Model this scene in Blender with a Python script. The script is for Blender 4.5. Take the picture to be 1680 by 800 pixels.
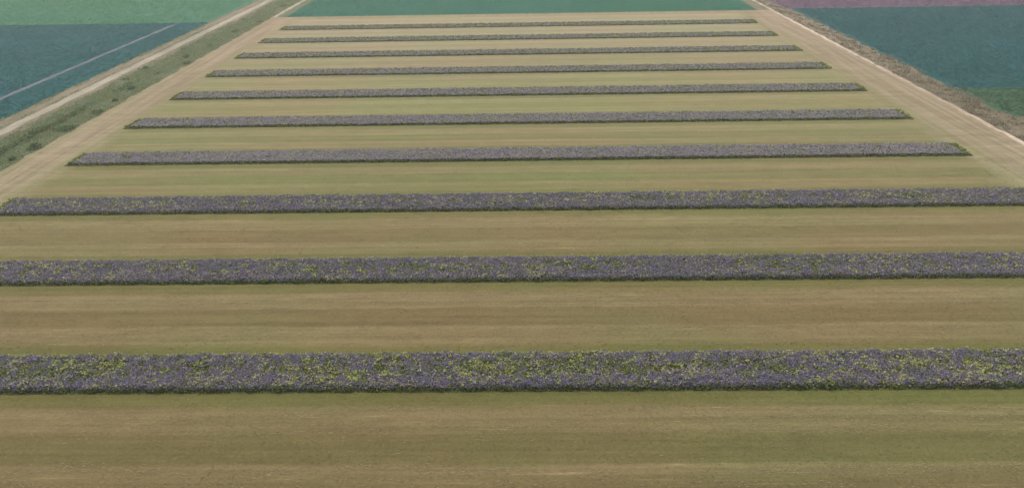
import bpy, math
import numpy as np
from mathutils import Matrix, Vector

for o in list(bpy.data.objects):
    bpy.data.objects.remove(o)
S = bpy.context.scene
COL = S.collection

# ------------------------------------------------------------------ camera
FPX, W0, HCAM = 1135.0, 1680.0, 25.0          # focal length in photo pixels, photo width, drone height in metres
PITCH, ROLL, YAW = math.radians(27.898), math.radians(1.06), math.radians(1.13)
fw = Vector((0, math.cos(PITCH), -math.sin(PITCH)))
r0 = Vector((1, 0, 0)); u0 = Vector((0, math.sin(PITCH), math.cos(PITCH)))
ri = r0*math.cos(ROLL) - u0*math.sin(ROLL)
upv = u0*math.cos(ROLL) + r0*math.sin(ROLL)
rot = Matrix((ri, upv, -fw)).transposed()
rot = Matrix.Rotation(YAW, 3, 'Z') @ rot
cam_d = bpy.data.cameras.new('camera')
cam_d.sensor_width = 36.0
cam_d.lens = 36.0*FPX/W0
cam_d.clip_start = 0.1
cam_d.clip_end = 6000
cam = bpy.data.objects.new('camera', cam_d)
COL.objects.link(cam)
cam.matrix_world = Matrix.Translation((0, 0, HCAM)) @ rot.to_4x4()
S.camera = cam

# ------------------------------------------------------------------ light
SUN_EL, SUN_AZ = math.radians(58), math.radians(14)    # azimuth from +Y towards -X
world = bpy.data.worlds.new('World'); S.world = world
world.use_nodes = True
wn = world.node_tree.nodes; wl = world.node_tree.links
sky = wn.new('ShaderNodeTexSky'); sky.sky_type = 'NISHITA'; sky.sun_disc = False
sky.sun_elevation = SUN_EL
sky.sun_rotation = -SUN_AZ
sky.air_density = 1.0; sky.dust_density = 7.0; sky.ozone_density = 0.3
wl.new(sky.outputs[0], wn['Background'].inputs[0])
wn['Background'].inputs[1].default_value = 0.14
sd = bpy.data.lights.new('sun', 'SUN'); sd.energy = 0.9; sd.angle = math.radians(30); sd.color = (1.0, 0.95, 0.87)
sun = bpy.data.objects.new('sun', sd); COL.objects.link(sun)
sdir = Vector((-math.sin(SUN_AZ)*math.cos(SUN_EL), math.cos(SUN_AZ)*math.cos(SUN_EL), math.sin(SUN_EL)))
sun.rotation_euler = sdir.to_track_quat('Z', 'Y').to_euler()
sun.location = (-40, 160, 120)
S.view_settings.view_transform = 'Standard'; S.view_settings.look = 'None'
S.view_settings.gamma = 1.0; S.view_settings.use_curve_mapping = False
S.view_settings.exposure = 0.0
S.cycles.use_denoising = True
S.cycles.max_bounces = 6
S.cycles.volume_bounces = 1

# ------------------------------------------------------------------ helpers
def lin(c):
    c = c/255.0
    return c/12.92 if c <= 0.04045 else ((c+0.055)/1.055)**2.4
def C(r, g, b, k=1.0):
    return (lin(r)*k, lin(g)*k, lin(b)*k, 1.0)

class N:
    """small node-tree writer"""
    def __init__(self, name, rough=0.95):
        self.m = bpy.data.materials.new(name); self.m.use_nodes = True
        self.t = self.m.node_tree
        self.b = self.t.nodes['Principled BSDF']
        self.b.inputs['Roughness'].default_value = rough
        self.b.inputs['Specular IOR Level'].default_value = 0.12
    def link(self, a, b): self.t.links.new(a, b)
    def node(self, t): return self.t.nodes.new(t)
    def coord(self):
        g = self.node('ShaderNodeNewGeometry'); return g.outputs['Position']
    def xyz(self, v):
        s = self.node('ShaderNodeSeparateXYZ'); self.link(v, s.inputs[0]); return s.outputs
    def math(self, op, a, b=0.0, c=None):
        n = self.node('ShaderNodeMath'); n.operation = op
        for i, v in enumerate((a, b, c)):
            if v is None: continue
            if isinstance(v, (int, float)): n.inputs[i].default_value = v
            else: self.link(v, n.inputs[i])
        return n.outputs[0]
    def scale(self, v, s):
        n = self.node('ShaderNodeMapping'); n.inputs['Scale'].default_value = s; self.link(v, n.inputs[0]); return n.outputs[0]
    def noise(self, v, scale=1.0, detail=3.0, rough=0.55, off=0.0):
        n = self.node('ShaderNodeTexNoise'); n.inputs['Scale'].default_value = scale
        n.inputs['Detail'].default_value = detail; n.inputs['Roughness'].default_value = rough
        if off:
            m = self.node('ShaderNodeMapping'); m.inputs['Location'].default_value = (off, off*.7, off*1.3)
            self.link(v, m.inputs[0]); v = m.outputs[0]
        self.link(v, n.inputs['Vector']); return n.outputs[0]
    def ramp(self, f, stops, interp='LINEAR'):
        n = self.node('ShaderNodeValToRGB'); e = n.color_ramp.elements
        n.color_ramp.interpolation = interp
        while len(e) < len(stops): e.new(0.5)
        for i, (p, c) in enumerate(stops):
            e[i].position = p
            e[i].color = c if not isinstance(c, (int, float)) else (c, c, c, 1)
        self.link(f, n.inputs[0]); return n.outputs[0]
    def mix(self, f, a, b, mode='MIX'):
        n = self.node('ShaderNodeMix'); n.data_type = 'RGBA'; n.blend_type = mode
        for i, v in ((0, f), (6, a), (7, b)):
            if isinstance(v, (int, float)): n.inputs[i].default_value = v
            elif isinstance(v, tuple): n.inputs[i].default_value = v
            else: self.link(v, n.inputs[i])
        return n.outputs[2]
    def smooth(self, v, a, b):
        n = self.node('ShaderNodeMapRange'); n.interpolation_type = 'SMOOTHSTEP'
        self.link(v, n.inputs[0]); n.inputs[1].default_value = a; n.inputs[2].default_value = b
        return n.outputs[0]
    def island(self):
        return self.node('ShaderNodeNewGeometry').outputs['Random Per Island']
    def gain(self, col, f, lo, hi):
        """multiply a colour by a grey between lo and hi"""
        g = self.node('ShaderNodeMapRange'); self.link(f, g.inputs[0])
        g.inputs[1].default_value = 0.25; g.inputs[2].default_value = 0.75
        g.inputs[3].default_value = lo; g.inputs[4].default_value = hi
        return self.mix(1.0, col, g.outputs[0], 'MULTIPLY')
    def bump(self, h, strength, dist):
        n = self.node('ShaderNodeBump'); n.inputs['Strength'].default_value = strength; n.inputs['Distance'].default_value = dist
        self.link(h, n.inputs['Height']); self.link(n.outputs[0], self.b.inputs['Normal'])
    def thin(self, col, k=.5):
        """thin leaf: part of the light passes through"""
        d = self.node('ShaderNodeBsdfDiffuse'); t = self.node('ShaderNodeBsdfTranslucent'); m = self.node('ShaderNodeMixShader')
        m.inputs[0].default_value = k
        self.link(col, d.inputs[0]); self.link(col, t.inputs[0])
        self.link(d.outputs[0], m.inputs[1]); self.link(t.outputs[0], m.inputs[2])
        o = [q for q in self.t.nodes if q.type == 'OUTPUT_MATERIAL'][0]
        self.link(m.outputs[0], o.inputs[0])
        self.t.nodes.remove(self.b)
        return self.m
    def out(self, col):
        if isinstance(col, tuple): self.b.inputs['Base Color'].default_value = col
        else: self.link(col, self.b.inputs['Base Color'])
        return self.m

def mesh_obj(name, verts, faces, mat, parent=None, loc=(0, 0, 0)):
    """verts (n,3) array; faces (m,k) int array"""
    me = bpy.data.meshes.new(name)
    verts = np.asarray(verts, dtype=np.float32); faces = np.asarray(faces, dtype=np.int32)
    k = faces.shape[1]
    me.vertices.add(len(verts)); me.vertices.foreach_set('co', verts.ravel())
    me.loops.add(faces.size); me.loops.foreach_set('vertex_index', faces.ravel())
    me.polygons.add(len(faces))
    me.polygons.foreach_set('loop_start', np.arange(len(faces), dtype=np.int32)*k)
    me.update(calc_edges=True); me.validate()
    me.materials.append(mat)
    o = bpy.data.objects.new(name, me); COL.objects.link(o); o.location = loc
    if parent is not None: o.parent = parent
    return o

def structure(o): o['kind'] = 'structure'; return o
def stuff(o): o['kind'] = 'stuff'; return o
def thing(o, label, cat, group=None):
    o['label'] = label; o['category'] = cat
    if group: o['group'] = group
    return o

def wob(t, seed, amp, wl_):
    """smooth one-dimensional wobble"""
    r = np.random.default_rng(seed); s = 0
    for k in range(4):
        p = r.uniform(0, 6.28); s = s + np.sin(t*6.283/(wl_*r.uniform(.8, 1.2)/2**k)+p)/2**k
    return amp*s/1.6

def noise2(x, y, seed, cell):
    """value noise in the plane, 0..1"""
    r = np.random.default_rng(seed)
    n = 256; g = r.random((n, n))
    u = np.asarray(x)/cell+1000; v = np.asarray(y)/cell+1000
    i = np.floor(u).astype(int); j = np.floor(v).astype(int)
    a = u-i; b = v-j; a = a*a*(3-2*a); b = b*b*(3-2*b)
    i0, i1, j0, j1 = i % n, (i+1) % n, j % n, (j+1) % n
    return (g[i0, j0]*(1-a)+g[i1, j0]*a)*(1-b)+(g[i0, j1]*(1-a)+g[i1, j1]*a)*b

def sheet(name, xl, xr, y0, y1, z, mat, step=0.5, amp=0.12, seed=0, axis='y', wl_=6.0):
    """ground sheet between two wobbling edges; axis 'y' runs away from the camera, 'x' across"""
    n = max(2, int((y1-y0)/step)); t = np.linspace(y0, y1, n+1)
    a = xl + wob(t, seed, amp, wl_); b = xr + wob(t, seed+1, amp, wl_)
    v = np.zeros((2*(n+1), 3))
    if axis == 'y':
        v[0::2, 0], v[0::2, 1], v[1::2, 0], v[1::2, 1] = a, t, b, t
    else:
        v[0::2, 1], v[0::2, 0], v[1::2, 1], v[1::2, 0] = a, t, b, t
    v[:, 2] = z
    i = np.arange(n)*2
    f = np.stack([i, i+1, i+3, i+2], 1) if axis == 'y' else np.stack([i, i+2, i+3, i+1], 1)
    return structure(mesh_obj(name, v, f, mat))

def leaves(pos, size, elong, tilt, rng, droop=0.0):
    """pointed four-cornered leaves: centre, size, length/width, tilt (0 flat .. 1 any way), folded along the middle"""
    n = len(pos)
    az = rng.uniform(0, 2*np.pi, n); el = rng.normal(0, 1, n)*tilt
    d = np.stack([np.cos(az)*np.cos(el), np.sin(az)*np.cos(el), np.sin(el)], 1)
    s = np.stack([-np.sin(az), np.cos(az), np.zeros(n)], 1)
    rollv = rng.normal(0, 1, n)*tilt
    nn = np.cross(d, s)
    s = s*np.cos(rollv)[:, None] + nn*np.sin(rollv)[:, None]
    L = (size*elong*.5)[:, None]; Wd = (size*.5)[:, None]
    v = np.empty((n, 4, 3))
    v[:, 0] = pos-d*L; v[:, 1] = pos+s*Wd; v[:, 2] = pos+d*L; v[:, 3] = pos-s*Wd
    v[:, 0, 2] -= droop*size; v[:, 2, 2] -= droop*size
    return v.reshape(-1, 3), np.arange(n*4).reshape(n, 4)

def blades(pos, h, w, lean, rng):
    """grass blades: narrow standing triangles leaning over"""
    n = len(pos)
    az = rng.uniform(0, 2*np.pi, n); le = rng.normal(0, 1, n)*lean
    la = rng.uniform(0, 2*np.pi, n)
    s = np.stack([np.cos(az), np.sin(az), np.zeros(n)], 1)*(w*.5)[:, None]
    tip = pos + np.stack([np.cos(la)*np.sin(le)*h, np.sin(la)*np.sin(le)*h, np.cos(le)*h], 1)
    v = np.empty((n, 3, 3)); v[:, 0] = pos-s; v[:, 1] = pos+s; v[:, 2] = tip
    return v.reshape(-1, 3), np.arange(n*3).reshape(n, 3)

# ------------------------------------------------------------------ layout (metres; strips lie along X, the drone hovers over 0,0)
STRIP_Y0, PERIOD, DEPTH = 29.93, 11.66, 3.30
XL, XR = -46.2, 44.3                                   # strip ends
PLOT_L, PLOT_R, PLOT_TOP, PLOT_BOT = -52.0, 51.3, 149.0, -40.0
NSTRIP = 10

# ------------------------------------------------------------------ ground materials
def plot_colour(n):
    """mown stubble between the strips: straw swaths on wheel lines, greener middles, trodden earth at the ends"""
    P = n.coord(); x, y, _ = n.xyz(P)
    st = n.noise(n.scale(P, (0.05, 1.6, 1)), 1.0, 5.0, 0.62)            # long streaks
    st2 = n.noise(n.scale(P, (0.22, 5.0, 1)), 1.0, 4.0, 0.6, 7.0)       # short streaks
    big = n.noise(n.scale(P, (0.05, 0.09, 1)), 1.0, 3.0, 0.55, 3.0)     # large patches
    jig = n.math('MULTIPLY', n.math('SUBTRACT', n.noise(n.scale(P, (0.12, 0.5, 1)), 1.0, 3.0, .6, 11.0), 0.5), 0.9)
    yy = n.math('ADD', y, jig)
    u = n.math('FRACT', n.math('DIVIDE', n.math('SUBTRACT', yy, STRIP_Y0-PERIOD*2), PERIOD))
    # 0 = near edge of a strip; 0.283 its far edge; the aisle runs 0.283 .. 1
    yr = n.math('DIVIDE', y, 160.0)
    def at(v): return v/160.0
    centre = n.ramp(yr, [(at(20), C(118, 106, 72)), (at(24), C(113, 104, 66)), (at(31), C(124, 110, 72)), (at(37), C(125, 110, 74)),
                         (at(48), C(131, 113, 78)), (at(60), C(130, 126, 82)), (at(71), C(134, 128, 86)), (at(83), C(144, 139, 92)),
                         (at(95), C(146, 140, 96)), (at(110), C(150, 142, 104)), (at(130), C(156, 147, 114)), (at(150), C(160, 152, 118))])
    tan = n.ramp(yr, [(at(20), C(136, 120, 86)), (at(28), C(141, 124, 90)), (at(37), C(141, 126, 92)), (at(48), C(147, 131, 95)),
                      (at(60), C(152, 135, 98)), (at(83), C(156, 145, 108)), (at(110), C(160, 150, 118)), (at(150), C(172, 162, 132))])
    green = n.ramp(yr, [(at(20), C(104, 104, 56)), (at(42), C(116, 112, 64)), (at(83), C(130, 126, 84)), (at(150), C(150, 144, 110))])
    wt = n.ramp(u, [(0.0, 0.0), (0.28, 0.0), (0.355, 0.05), (0.39, .7), (0.47, .55), (0.49, 1.0), (0.525, 1.0), (0.55, 0.0), (0.71, 0.0), (0.735, .8), (0.80, .75), (0.845, 1.0), (0.875, .9), (0.905, 0.1), (1.0, 0.0)])
    wg = n.ramp(u, [(0.0, 1.0), (0.32, 1.0), (0.40, 0.0), (0.86, 0.0), (0.93, 0.9), (1.0, 1.0)])
    st = n.smooth(st, 0.30, 0.70)
    wt2 = n.math('MULTIPLY', wt, n.math('ADD', n.math('MULTIPLY', st, 0.75), 0.35))
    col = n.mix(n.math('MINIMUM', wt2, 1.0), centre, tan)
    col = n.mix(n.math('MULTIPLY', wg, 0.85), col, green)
    # greener and browner drifts
    g2 = n.mix(1.0, col, (.95, 1.02, .93, 1), 'MULTIPLY')
    b2 = n.mix(1.0, col, (1.04, .98, .98, 1), 'MULTIPLY')
    col = n.mix(n.smooth(big, 0.38, 0.64), b2, g2)
    # pale straw left in short lengths
    col = n.mix(n.math('MULTIPLY', n.smooth(st2, 0.60, 0.72), n.math('MULTIPLY', wt, 0.6)), col, C(176, 160, 118))
    # headlands at both ends
    xw = n.math('ADD', x, n.math('MULTIPLY', n.math('SUBTRACT', n.noise(n.scale(P, (.3, .12, 1)), 1.0, 4.0, .6, 5.0), .5), 2.6))
    hs = n.noise(n.scale(P, (1.8, 0.06, 1)), 1.0, 4.0, 0.6, 2.0)
    dirt = n.mix(n.smooth(hs, 0.35, 0.65), C(152, 135, 107), C(174, 156, 129))
    grs = n.mix(n.smooth(hs, 0.35, 0.65), C(146, 136, 98), C(158, 148, 112))
    hl = n.ramp(n.math('DIVIDE', n.math('ADD', xw, 60), 120.0),
                [((-52.3+60)/120, 1.0), ((-51.2+60)/120, .35), ((-50+60)/120, 1.0), ((-48.4+60)/120, 1.0), ((-47.0+60)/120, .25), ((-46+60)/120, 0.0),
                 ((45.2+60)/120, 0.0), ((46.4+60)/120, .9), ((48+60)/120, .55), ((49+60)/120, 1.0), ((51+60)/120, 1.0)])
    head = n.mix(hl, grs, dirt)
    wh = n.math('MAXIMUM', n.smooth(n.math('MULTIPLY', xw, -1), 44.2, 47.6), n.smooth(xw, 42.2, 45.0))
    wh = n.math('MAXIMUM', wh, n.smooth(yy, 146.2, 147.6))
    col = n.mix(wh, col, head)
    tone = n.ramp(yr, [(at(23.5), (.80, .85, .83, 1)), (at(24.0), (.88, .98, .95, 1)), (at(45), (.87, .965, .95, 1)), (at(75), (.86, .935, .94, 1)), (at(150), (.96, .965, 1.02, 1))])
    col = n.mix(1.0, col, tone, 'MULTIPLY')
    # thin mower lines
    ln = n.noise(n.scale(P, (.035, 2.6, 1)), 1.0, 4.0, .62, 31.0)
    col = n.gain(col, ln, .84, 1.17)
    # fine grain
    fine = n.noise(P, 5.0, 5.0, 0.7)
    col = n.gain(col, fine, 0.84, 1.14)
    col = n.gain(col, n.noise(n.scale(P, (.5, 1.2, 1)), 1.0, 5.0, .65, 21.0), 0.90, 1.10)
    return col, fine

n = N('mown_stubble'); c_, f_ = plot_colour(n); n.bump(f_, 0.5, 0.05); M_PLOT = n.out(c_)
n = N('mown_stubble_tufts'); c_, f_ = plot_colour(n)
M_TUFT = n.out(n.gain(c_, n.island(), .94, 1.26))

def field_mat(name, a, b, row=(1, .15), rs=1.0, fine=2.0, lo=.88, hi=1.1, bumpd=.08):
    n = N(name); P = n.coord()
    f = n.noise(n.scale(P, (row[0]*rs, row[1]*rs, 1)), 1.0, 4.0, .6)
    g = n.noise(P, .04, 3.0, .5, 4.0)
    col = n.mix(n.smooth(n.math('ADD', n.math('MULTIPLY', f, .45), n.math('MULTIPLY', g, .55)), .36, .64), a, b)
    fn = n.noise(P, fine, 4.0, .65)
    col = n.gain(col, fn, lo, hi); n.bump(fn, .6, bumpd)
    return n.out(col)

M_GROUND = field_mat('pasture', C(92, 108, 78), C(112, 118, 84))
M_TEAL_L = field_mat('bluish_crop_soil', C(28, 94, 90), C(34, 98, 104), (1, .08))
M_GREEN_L = field_mat('light_green_crop_soil', C(66, 128, 86), C(74, 132, 108), (1, .08))
M_GREEN_TOP = field_mat('mid_green_crop_soil', C(42, 112, 86), C(46, 116, 100), (.4, .1))
M_TEAL_R = field_mat('dark_bluish_crop_soil', C(22, 88, 88), C(28, 93, 98), (1, .08))
M_GREEN_R = field_mat('green_patch_soil', C(62, 96, 70), C(72, 104, 80), (.2, .6))
M_BROWN_R = field_mat('olive_patch_soil', C(108, 104, 82), C(122, 112, 92), (.4, .4))
M_PURPLE = field_mat('purple_flower_soil', C(110, 90, 110), C(118, 98, 118), (.1, .5))
M_VERGE = field_mat('verge_soil', C(94, 106, 74), C(110, 118, 90), (1, .2), lo=.8, hi=1.15)
M_VERGE_R = field_mat('dry_verge_soil', C(108, 104, 82), C(146, 134, 113), (1.2, .6), lo=.7, hi=1.15)
M_TRACK = field_mat('track_shoulder', C(106, 110, 82), C(146, 136, 118), (.7, .22), lo=.86, hi=1.12)
M_PALE = field_mat('pale_wheel_dust', C(150, 146, 126), C(184, 178, 160), (.9, .2), lo=.88, hi=1.1)
M_RUT = field_mat('faint_wheel_dust', C(116, 114, 90), C(152, 140, 122), (.9, .25), lo=.86, hi=1.12)
M_SAND = field_mat('pale_sand', C(164, 148, 126), C(216, 204, 184), (.9, .9), lo=.85, hi=1.12)
M_FAINT = field_mat('faint_tramline', C(72, 94, 102), C(122, 124, 132), (.6, .3), lo=.88, hi=1.1)

# ------------------------------------------------------------------ ground
B = 1500.0
structure(mesh_obj('ground', [(-B, -B, 0), (B, -B, 0), (B, B, 0), (-B, B, 0)], [(0, 1, 2, 3)], M_GROUND))
sheet('mown_field', PLOT_L, PLOT_R, PLOT_BOT, PLOT_TOP, .008, M_PLOT, amp=.25, seed=3)
# left side
sheet('verge_ground', -58.6, PLOT_L+.05, PLOT_BOT, 420, .004, M_VERGE, amp=.2, seed=11)
sheet('track_shoulder', -63.2, -57.9, PLOT_BOT, 700, .012, M_TRACK, amp=.25, seed=13)
sheet('farm_track', -60.85, -59.45, PLOT_BOT, 700, .016, M_PALE, amp=.13, seed=15, wl_=9)
sheet('farm_track', -62.3, -61.6, PLOT_BOT, 700, .016, M_RUT, amp=.15, seed=14, wl_=9)
sheet('blue_green_field', -330, -63.0, PLOT_BOT, 144.4, .004, M_TEAL_L, amp=.15, seed=17)
sheet('tramline', -70.15, -69.3, PLOT_BOT, 142, .008, M_FAINT, amp=.12, seed=19)
sheet('light_green_field', -330, -63.6, 144.4, 460, .004, M_GREEN_L, amp=.15, seed=21)
# beyond
sheet('green_field', -49.3, 48.6, PLOT_TOP, 330, .004, M_GREEN_TOP, amp=.2, seed=23)
sheet('field_path', -52.2, -51.2, PLOT_TOP, 330, .012, M_PALE, amp=.15, seed=25)
# right side
sheet('dry_verge_ground', PLOT_R-.05, 55.8, PLOT_BOT, 420, .004, M_VERGE_R, amp=.7, seed=31, wl_=14)
sheet('sandy_path', 51.1, 51.7, PLOT_BOT, 330, .014, M_SAND, amp=.16, seed=33, wl_=5)
sheet('end_path', 48.7, 50.6, PLOT_TOP, 330, .010, M_TRACK, amp=.15, seed=35)
sheet('dark_green_field', 55.6, 330, 88.9, 150.3, .0065, M_TEAL_R, amp=.4, seed=37)
sheet('green_patch', 55.6, 330, 77.0, 88.9, .0065, M_GREEN_R, amp=.4, seed=39)
sheet('olive_patch', 55.6, 330, PLOT_BOT, 77.0, .0065, M_BROWN_R, amp=.4, seed=41)
sheet('purple_field', 54.3, 330, 150.3, 420, .0065, M_PURPLE, amp=.4, seed=43)

# ------------------------------------------------------------------ plant materials
def leaf_mat(name, cols, patch=None, gain=1.6):
    """a colour per leaf, drifting with a slow patch noise"""
    n = N(name, .8)
    r = n.island()
    stops = [((i+.5)/len(cols), c) for i, c in enumerate(cols)]
    col = n.ramp(r, stops)
    if patch is not None:
        P = n.coord()
        col = n.mix(n.smooth(n.noise(n.scale(P, (.35, .8, 1)), 1.0, 3.0, .6, 9.0), .42, .62), col, n.mix(.7, col, patch))
    return n.thin(n.mix(1.0, col, (gain, gain, gain, 1), 'MULTIPLY'), .4)

M_LEAF = leaf_mat('strip_leaves', [C(74, 84, 30), C(94, 104, 40), C(112, 118, 58), C(86, 100, 46)], C(94, 108, 64), 2.0)
M_CORE = field_mat('strip_undergrowth', C(62, 68, 34), C(78, 80, 44), (1, 1), fine=6)
M_BLOOM = leaf_mat('purple_petals', [C(84, 75, 106), C(105, 95, 121), C(103, 99, 112), C(126, 118, 138), C(86, 76, 122), C(112, 108, 114)], C(90, 83, 114), 2.5)
M_BLOOM_HAZED = leaf_mat('haze_greyed_petals', [C(96, 90, 108), C(108, 102, 116), C(106, 104, 110), C(122, 118, 126), C(100, 94, 116), C(116, 114, 114)], C(110, 108, 114), 2.65)  # greyer petals for the farther strips: distance haze put into the colour
M_FLECK = leaf_mat('yellow_petals', [C(124, 132, 62), C(148, 152, 74), C(140, 142, 96), C(160, 160, 124), C(118, 128, 76)], gain=2.15)
M_SEED = leaf_mat('pale_seed_heads', [C(150, 146, 134), C(166, 162, 150), C(140, 136, 128), C(134, 142, 140)])
M_GRASS = leaf_mat('verge_blades', [C(88, 102, 60), C(104, 114, 70), C(116, 120, 84), C(94, 116, 80), C(132, 130, 96)], C(104, 124, 98), 2.1)
M_NETTLE = leaf_mat('dark_weed_leaves', [C(62, 76, 46), C(74, 88, 56), C(86, 100, 66)], gain=2.3)
M_DRY = leaf_mat('dry_blades', [C(126, 118, 98), C(104, 100, 80), C(150, 142, 120), C(114, 112, 84), C(124, 108, 94), C(76, 78, 54), C(166, 158, 136)], C(142, 134, 118), 1.75)
M_CROP_TL = leaf_mat('bluish_crop_leaves', [C(30, 100, 98), C(34, 104, 106), C(42, 106, 114)], gain=1.25)
M_CROP_TR = leaf_mat('dark_bluish_crop_leaves', [C(24, 94, 94), C(28, 98, 100), C(34, 102, 106)], gain=1.25)
M_CROP_G = leaf_mat('green_crop_leaves', [C(40, 118, 90), C(46, 122, 96), C(42, 122, 104)], gain=1.25)
M_CROP_LG = leaf_mat('light_green_crop_leaves', [C(70, 136, 86), C(76, 138, 98), C(76, 136, 112)], gain=1.3)
M_CROP_P = leaf_mat('purple_crop_flowers', [C(112, 90, 112), C(120, 98, 120), C(108, 94, 108)], gain=1.1)
M_CROP_GR = leaf_mat('green_patch_leaves', [C(48, 104, 68), C(58, 112, 76), C(66, 110, 74)], gain=1.1)

n = N('loose_straw')
M_STRAW = n.out(n.ramp(n.island(), [(.1, C(130, 118, 85)), (.5, C(148, 136, 99)), (.9, C(170, 158, 120))]))
# ------------------------------------------------------------------ flower strips
LABELS = [
    'nearest purple flower strip, widest in view and thickly flecked with yellow green weeds',
    'second purple flower strip from the front, bluish violet with pale flecks',
    'third purple flower strip from the front, the farthest one still wider than the picture',
    'fourth purple flower strip from the front, first one showing both ends',
    'fifth flower strip from the front, violet grey between olive mown aisles',
    'sixth flower strip from the front, grey violet with dark green front edge',
    'seventh flower strip from the front, dull grey, fourth from the far end',
    'thin grey flower strip, third from the far end of the mown field',
    'thin grey flower strip, second from the far end of the mown field',
    'farthest and thinnest flower strip, shortest in view, beside the green field',
]
LEN = XR-XL

def flower_strip(k):
    rng = np.random.default_rng(100+k)
    near = [1.0, .85, .62, .45, .34, .27, .23, .2, .18, .17][k]      # how finely the plants are drawn out
    root = bpy.data.objects.new('flower_strip', None); COL.objects.link(root)
    root.location = ((XL+XR)/2, STRIP_Y0+PERIOD*k+DEPTH/2, 0); root.empty_display_size = 1
    thing(root, LABELS[k], 'flower strip', 'parallel purple flower strips across the mown field')
    hx, hy = LEN/2, DEPTH/2
    # local height of the stand
    def top(x, y):
        e = np.minimum(hy-np.abs(y)+wob(x, 60+k, .10, 2.2), hx-np.abs(x)+wob(y*3, 61+k, .2, 2))
        e = np.clip(e/0.20, 0, 1)
        return (.17+.10*noise2(x, y, 200+k, .9)+.05*noise2(x, y, 300+k, .35))*(1-.055*k)*np.sqrt(e)
    # undergrowth: one lumpy mound
    nx, ny = int(LEN/(.2/max(near, .35))), 20
    gx = np.linspace(-hx-.1, hx+.1, nx+1); gy = np.linspace(-hy-.1, hy+.1, ny+1)
    X, Y = np.meshgrid(gx, gy, indexing='ij')
    Z = np.clip(top(X, Y)-.08, 0, None)+.012
    v = np.stack([X.ravel(), Y.ravel(), Z.ravel()], 1)
    i = (np.arange(nx)[:, None]*(ny+1)+np.arange(ny)[None, :]).ravel()
    core = stuff(mesh_obj('undergrowth', v, np.stack([i, i+ny+1, i+ny+2, i+1], 1), M_CORE, root))
    area = LEN*DEPTH
    # leaves, over the top and down the sides
    sz = .10/near**.5
    m = int(area*170*near)
    x = rng.uniform(-hx-.05, hx+.05, m); y = rng.uniform(-hy-.06, hy+.06, m)
    edge = rng.random(m) < .22; y[edge] = (hy-rng.uniform(-.1, .22, edge.sum()))*np.where(rng.random(edge.sum()) < .5, 1, -1)
    t = top(x, y); z = t*np.where(edge, rng.uniform(.15, 1.0, m), rng.uniform(.85, 1.08, m))+.02
    v, f = leaves(np.stack([x, y, z], 1), rng.uniform(.7, 1.4, m)*sz, 1.7, .55, rng)
    stuff(mesh_obj('leaves', v, f, M_LEAF, root))
    # purple flower heads, thickest along the two outer drills
    m = int(area*330*near*(1 if k < 3 else 1.7))
    x = rng.uniform(-hx+.75, hx-.85, m); y = rng.uniform(-hy+(.04 if k < 3 else .16), hy-.06, m)
    pn = noise2(x*.8, y, 400+k, .4)*.65+noise2(x*.4, y*.8, 500+k, 1.4)*.35
    yr = y/hy; pn = pn+.25*(yr < -.85)
    drill = np.exp(-((yr+.62)/.22)**2)*.30+np.exp(-((yr-.70)/.2)**2)*.22
    keep = rng.random(m) < np.clip((pn+drill-(.27, .20, .12, .05)[min(k, 3)])*2.6, .16, 1)
    x, y = x[keep], y[keep]; m = len(x)
    z = top(x, y)+rng.uniform(.01, .10, m)*(1-.05*k)
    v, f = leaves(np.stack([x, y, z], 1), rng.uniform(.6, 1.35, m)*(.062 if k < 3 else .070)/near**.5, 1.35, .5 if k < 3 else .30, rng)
    stuff(mesh_obj('purple_blooms', v, f, M_BLOOM if k < 3 else M_BLOOM_HAZED, root))
    # yellow-green weeds in clusters, and pale seed heads
    m = int(area*150*near)
    x = rng.uniform(-hx+.1, hx-.1, m); y = rng.uniform(-hy+.05, hy-.02, m)
    cl = noise2(x, y, 600+k, .28)*.72+noise2(x*.5, y, 700+k, 1.2)*.28
    keep = rng.random(m) < np.clip((cl-(.51, .575, .60, .61)[min(k, 3)])*6, .03, .95)*np.exp(-np.clip(np.abs(y/hy)-.55, 0, 1)*1.2)
    x, y = x[keep], y[keep]; m = len(x)
    z = top(x, y)+rng.uniform(.03, .15, m)*(1-.05*k)
    v, f = leaves(np.stack([x, y, z], 1), rng.uniform(.5, 1.4, m)*(.075 if k < 3 else .062)/near**.5, 1.5, .55, rng)
    stuff(mesh_obj('yellow_blooms', v, f, M_FLECK, root))
    m = int(area*(9 if k < 2 else 16)*near)
    x = rng.uniform(-hx+.1, hx-.1, m); y = rng.uniform(-hy+.05, hy-.02, m)
    z = top(x, y)+rng.uniform(.05, .2, m)*(1-.05*k)
    v, f = leaves(np.stack([x, y, z], 1), rng.uniform(.5, 1.2, m)*.075/near**.5, 1.5, .4, rng)
    stuff(mesh_obj('seed_heads', v, f, M_SEED, root))
for k in range(NSTRIP): flower_strip(k)

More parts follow.
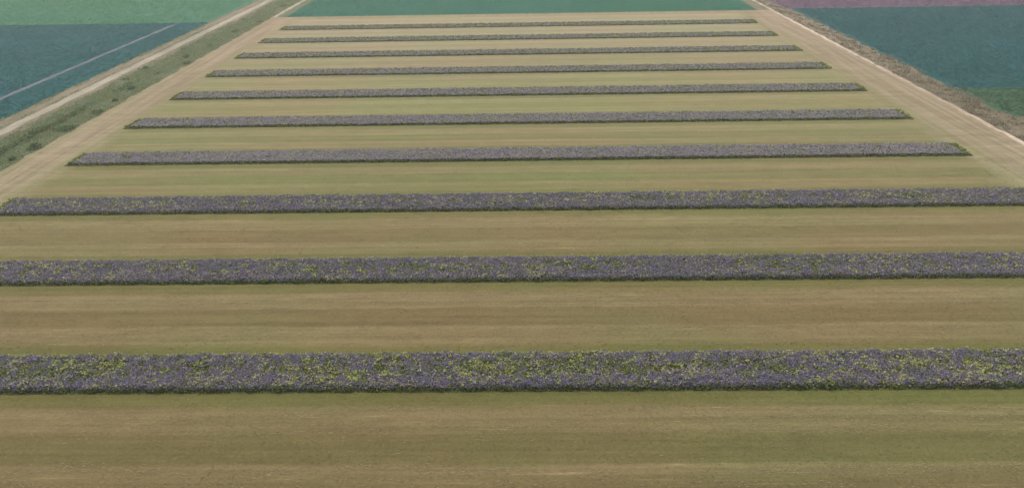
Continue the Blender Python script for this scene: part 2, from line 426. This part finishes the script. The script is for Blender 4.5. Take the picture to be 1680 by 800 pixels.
# ------------------------------------------------------------------ low growth (nobody could count it)
def aisle_tufts():
    rng = np.random.default_rng(7)
    P = []
    for (ya, yb, den) in ((19, 32, 60), (32, 48, 34), (48, 72, 14), (72, 110, 5)):
        hw = 26 + yb*.62; hw = min(hw, 51.5)
        m = int(2*hw*(yb-ya)*den)
        x = rng.uniform(-hw, min(hw, 50.8), m); y = rng.uniform(ya, yb, m)
        u = np.mod(y-STRIP_Y0, PERIOD)
        dens = .25+.75*noise2(x*.4, y*1.6, 31, .8)*noise2(x*.2, y, 32, 2.2)*2.2
        dens = np.where((u > DEPTH+.0) & (u < DEPTH+1.0) | (u > PERIOD-1.2), dens+.5, dens)
        keep = (u > DEPTH) & (rng.random(m) < dens) & (x > -51.5)
        P.append(np.stack([x, y, np.full(m, .008), np.full(m, den)], 1)[keep])
    P = np.concatenate(P); m = len(P)
    s = 1/np.sqrt(P[:, 3]/46)
    s = np.minimum(s, 2.4)
    P[:, 2] = rng.uniform(.015, .035, m)
    v, f = leaves(P[:, :3], rng.uniform(.022, .075, m)*s, rng.uniform(1.2, 2.2, m), .10, rng)
    stuff(mesh_obj('short_grass', v, f, M_TUFT))
aisle_tufts()

def straw():
    rng = np.random.default_rng(17)
    V = []; n0 = 0
    for (ya, yb, den, k) in ((19, 33, 130, 1.1), (33, 48, 70, 1.35), (48, 74, 20, 2.0), (74, 112, 6, 2.8)):
        hw = min(26+yb*.62, 50.5)
        m = int(2*hw*(yb-ya)*den)
        x = rng.uniform(-hw, hw, m); y = rng.uniform(ya, yb, m)
        u = np.mod(y-STRIP_Y0+.25*wob(x, 71, 1, 14), PERIOD)/PERIOD
        band = np.exp(-((u-.505)/.022)**2)+np.exp(-((u-.855)/.02)**2)+.55*np.exp(-((u-.77)/.05)**2)+.35*np.exp(-((u-.42)/.04)**2)+.05
        keep = (u > .30) & (rng.random(m) < band*np.clip(noise2(x*.25, y*1.5, 72, .5)*2.6-.75, .05, 1))
        x, y = x[keep], y[keep]; m = len(x)
        az = rng.normal(0, .22, m); L = rng.uniform(.06, .22, m)*k*.5; Wd = rng.uniform(.012, .028, m)*k*.5
        d = np.stack([np.cos(az)*L, np.sin(az)*L, rng.normal(0, .006, m)], 1); q = np.stack([-np.sin(az)*Wd, np.cos(az)*Wd, np.zeros(m)], 1)
        p = np.stack([x, y, rng.uniform(.018, .035, m)], 1)
        V.append(np.stack([p-d, p+q, p+d, p-q], 1).reshape(-1, 3))
    V = np.concatenate(V)
    stuff(mesh_obj('loose_straw', V, np.arange(len(V)).reshape(-1, 4), M_STRAW))
straw()

def verge_grass():
    rng = np.random.default_rng(8)
    m = 70000
    y = 62+rng.random(m)**1.3*118; x = rng.uniform(-58.6, -52.0, m)
    a = noise2(x, y*.5, 41, 1.1)
    keep = rng.random(m) < np.clip(.25+a*.9-(np.abs(x+55)/3.3)**4*.5, .05, 1)
    x, y = x[keep], y[keep]; m = len(x)
    ditch = np.exp(-((x+55.6+wob(y, 5, .3, 12))/.6)**2)*np.clip((112-y)/30, .15, 1)*(.4+.9*noise2(x*0, y, 45, 3.0))
    h = (.06+.14*noise2(x, y*.5, 42, .8)+.30*ditch)*rng.uniform(.6, 1.3, m)
    v, f = blades(np.stack([x, y, np.full(m, .004)], 1), h, rng.uniform(.05, .16, m), .35, rng)
    stuff(mesh_obj('verge_grass', v, f, M_GRASS))
    # thin grass creeping over the track shoulders
    q = 26000
    yt = 66+rng.random(q)**1.3*115; xt = rng.uniform(-63.6, -57.8, q)
    t = .75*noise2(xt*1.2, yt*.3, 46, .8)+.5*np.exp(-((xt+63.3)/.5)**2)+.45*np.exp(-((xt+58.2)/.6)**2)+.2*np.exp(-((xt+61.1)/.3)**2)
    t -= .8*np.exp(-((xt+60.15)/.5)**2)+.35*np.exp(-((xt+61.95)/.3)**2)
    kp = rng.random(q) < np.clip((t-.38)*1.8, 0, 1)
    xt, yt = xt[kp], yt[kp]
    v, f = blades(np.stack([xt, yt, np.full(len(xt), .015)], 1), rng.uniform(.05, .16, len(xt)), rng.uniform(.05, .14, len(xt)), .5, rng)
    stuff(mesh_obj('track_grass', v, f, M_GRASS))
    sel = (ditch*rng.random(m) > .42) | (noise2(x, y*.5, 44, 1.6) > .86)
    p = np.stack([x, y, h*.7], 1)[sel]
    p = np.repeat(p, 2, 0); p[:, :2] += rng.normal(0, .15, (len(p), 2))
    v, f = leaves(p, rng.uniform(.12, .26, len(p)), 1.6, .5, rng)
    stuff(mesh_obj('ditch_weeds', v, f, M_NETTLE))
verge_grass()

def dry_grass():
    rng = np.random.default_rng(9)
    m = 52000
    y = 60+rng.random(m)**1.2*115; x = rng.uniform(51.75, 56.3, m)
    a = noise2(x*1.2, y*.8, 51, .7)*.6+noise2(x, y*.6, 52, 1.5)*.4
    keep = rng.random(m) < np.clip((a-.47-.12*np.clip(x-55, 0, 2))*3.4, .02, 1)
    x, y = x[keep], y[keep]; m = len(x)
    h = (.07+.26*noise2(x, y*.8, 53, .7))*rng.uniform(.5, 1.3, m)
    v, f = blades(np.stack([x, y, np.full(m, .004)], 1), h, rng.uniform(.05, .18, m), .4, rng)
    stuff(mesh_obj('dry_grass', v, f, M_DRY))
dry_grass()

def crop(name, x0, x1, y0, y1, den, size, mat, seed, row=.5, h=.11, gap=None, across=False):
    """young crop in drilled rows along the field"""
    rng = np.random.default_rng(seed)
    m = int((x1-x0)*(y1-y0)*den*1.5)
    x = rng.uniform(x0, x1, m); y = rng.uniform(y0, y1, m)
    if across: y = np.round(y/row)*row+rng.normal(0, row*.14, m)
    else: x = np.round(x/row)*row+rng.normal(0, row*.14, m)
    keep = rng.random(m) < .55+.45*noise2(x, y, seed, 3.0)
    if gap is not None: keep &= np.abs(x-gap) > .5
    keep &= (x > x0+wob(y, seed, .25, 5)+.2) if x0 > 0 else (x < x1+wob(y, seed, .2, 5)-.15)
    x, y = x[keep], y[keep]; m = len(x)
    v, f = leaves(np.stack([x, y, rng.uniform(.05, h, m)], 1), rng.uniform(.7, 1.3, m)*size*.75, 1.5, .09, rng)
    return stuff(mesh_obj(name, v, f, mat))
crop('blue_green_crop', -135, -63.2, 76, 144.2, 9, .30, M_CROP_TL, 61, gap=-69.72)
crop('light_green_crop', -175, -64.0, 144.6, 200, 5, .38, M_CROP_LG, 62)
crop('green_crop', -49, 48.4, 149.2, 185, 7, .34, M_CROP_G, 63)
crop('dark_green_crop', 56.2, 125, 89.1, 150.1, 9, .30, M_CROP_TR, 64)
crop('green_patch_crop', 56.2, 90, 77.2, 88.8, 10, .28, M_CROP_GR, 65)
crop('purple_crop', 55.0, 140, 150.6, 185, 6, .36, M_CROP_P, 66)

# ------------------------------------------------------------------ weed clumps one can pick out
WEEDS = [
    (-52.9, 66.9, .40, 'dark weed clump at the tan field edge, lowest on the left grass verge'),
    (-53.1, 70.9, .50, 'wide dark weed clump second lowest along the left verge, by the tan field edge'),
    (-53.3, 88.1, .34, 'small dark weed clump left of the sixth flower strip, by the tan field edge'),
    (-54.1, 94.0, .42, 'dark weed clump on the left verge just beyond the sixth flower strip'),
    (-54.6, 113.1, .44, 'dark weed clump farthest up the left grass verge'),
]
def weed(x, y, r, label, seed):
    rng = np.random.default_rng(seed)
    root = bpy.data.objects.new('weed_clump', None); COL.objects.link(root); root.location = (x, y, .004)
    thing(root, label, 'weed clump', 'dark weed clumps along the left grass verge')
    m = 150
    d = rng.normal(0, 1, (m, 3)); d /= np.linalg.norm(d, axis=1)[:, None]; d[:, 2] = np.abs(d[:, 2])
    p = d*rng.uniform(.4, 1.0, (m, 1))*np.array([r, r*1.3, r*.7])*(1+.3*np.sin(d[:, :1]*5+seed))
    p[:, 2] += .06
    v, f = leaves(p, rng.uniform(.1, .22, m), 1.8, .7, rng)
    mesh_obj('leaves', v, f, M_NETTLE, root)
    b = np.zeros((14, 3)); b[:, :2] = rng.normal(0, .08, (14, 2))
    v, f = blades(b, rng.uniform(.6, 1.0, 14)*r*.9, np.full(14, .035), .45, rng)
    mesh_obj('stems', v, f, M_LEAF, root)
for i, wd in enumerate(WEEDS): weed(*wd, 900+i)

# ------------------------------------------------------------------ haze
HB = B+20; x0, x1, y0, y1, z0, z1 = -HB, HB, -HB, HB, -1.0, 27.0
hv = [(x0, y0, z0), (x1, y0, z0), (x1, y1, z0), (x0, y1, z0), (x0, y0, z1), (x1, y0, z1), (x1, y1, z1), (x0, y1, z1)]
hf = [(0, 3, 2, 1), (4, 5, 6, 7), (0, 1, 5, 4), (1, 2, 6, 5), (2, 3, 7, 6), (3, 0, 4, 7)]
hm = bpy.data.materials.new('haze_air'); hm.use_nodes = True
ht = hm.node_tree; ht.nodes.remove(ht.nodes['Principled BSDF'])
pv = ht.nodes.new('ShaderNodeVolumePrincipled')
pv.inputs['Color'].default_value = (.93, .94, .95, 1); pv.inputs['Density'].default_value = 0.0010
pv.inputs['Anisotropy'].default_value = 0.2
ht.links.new(pv.outputs[0], ht.nodes['Material Output'].inputs['Volume'])
stuff(mesh_obj('haze', hv, hf, hm))
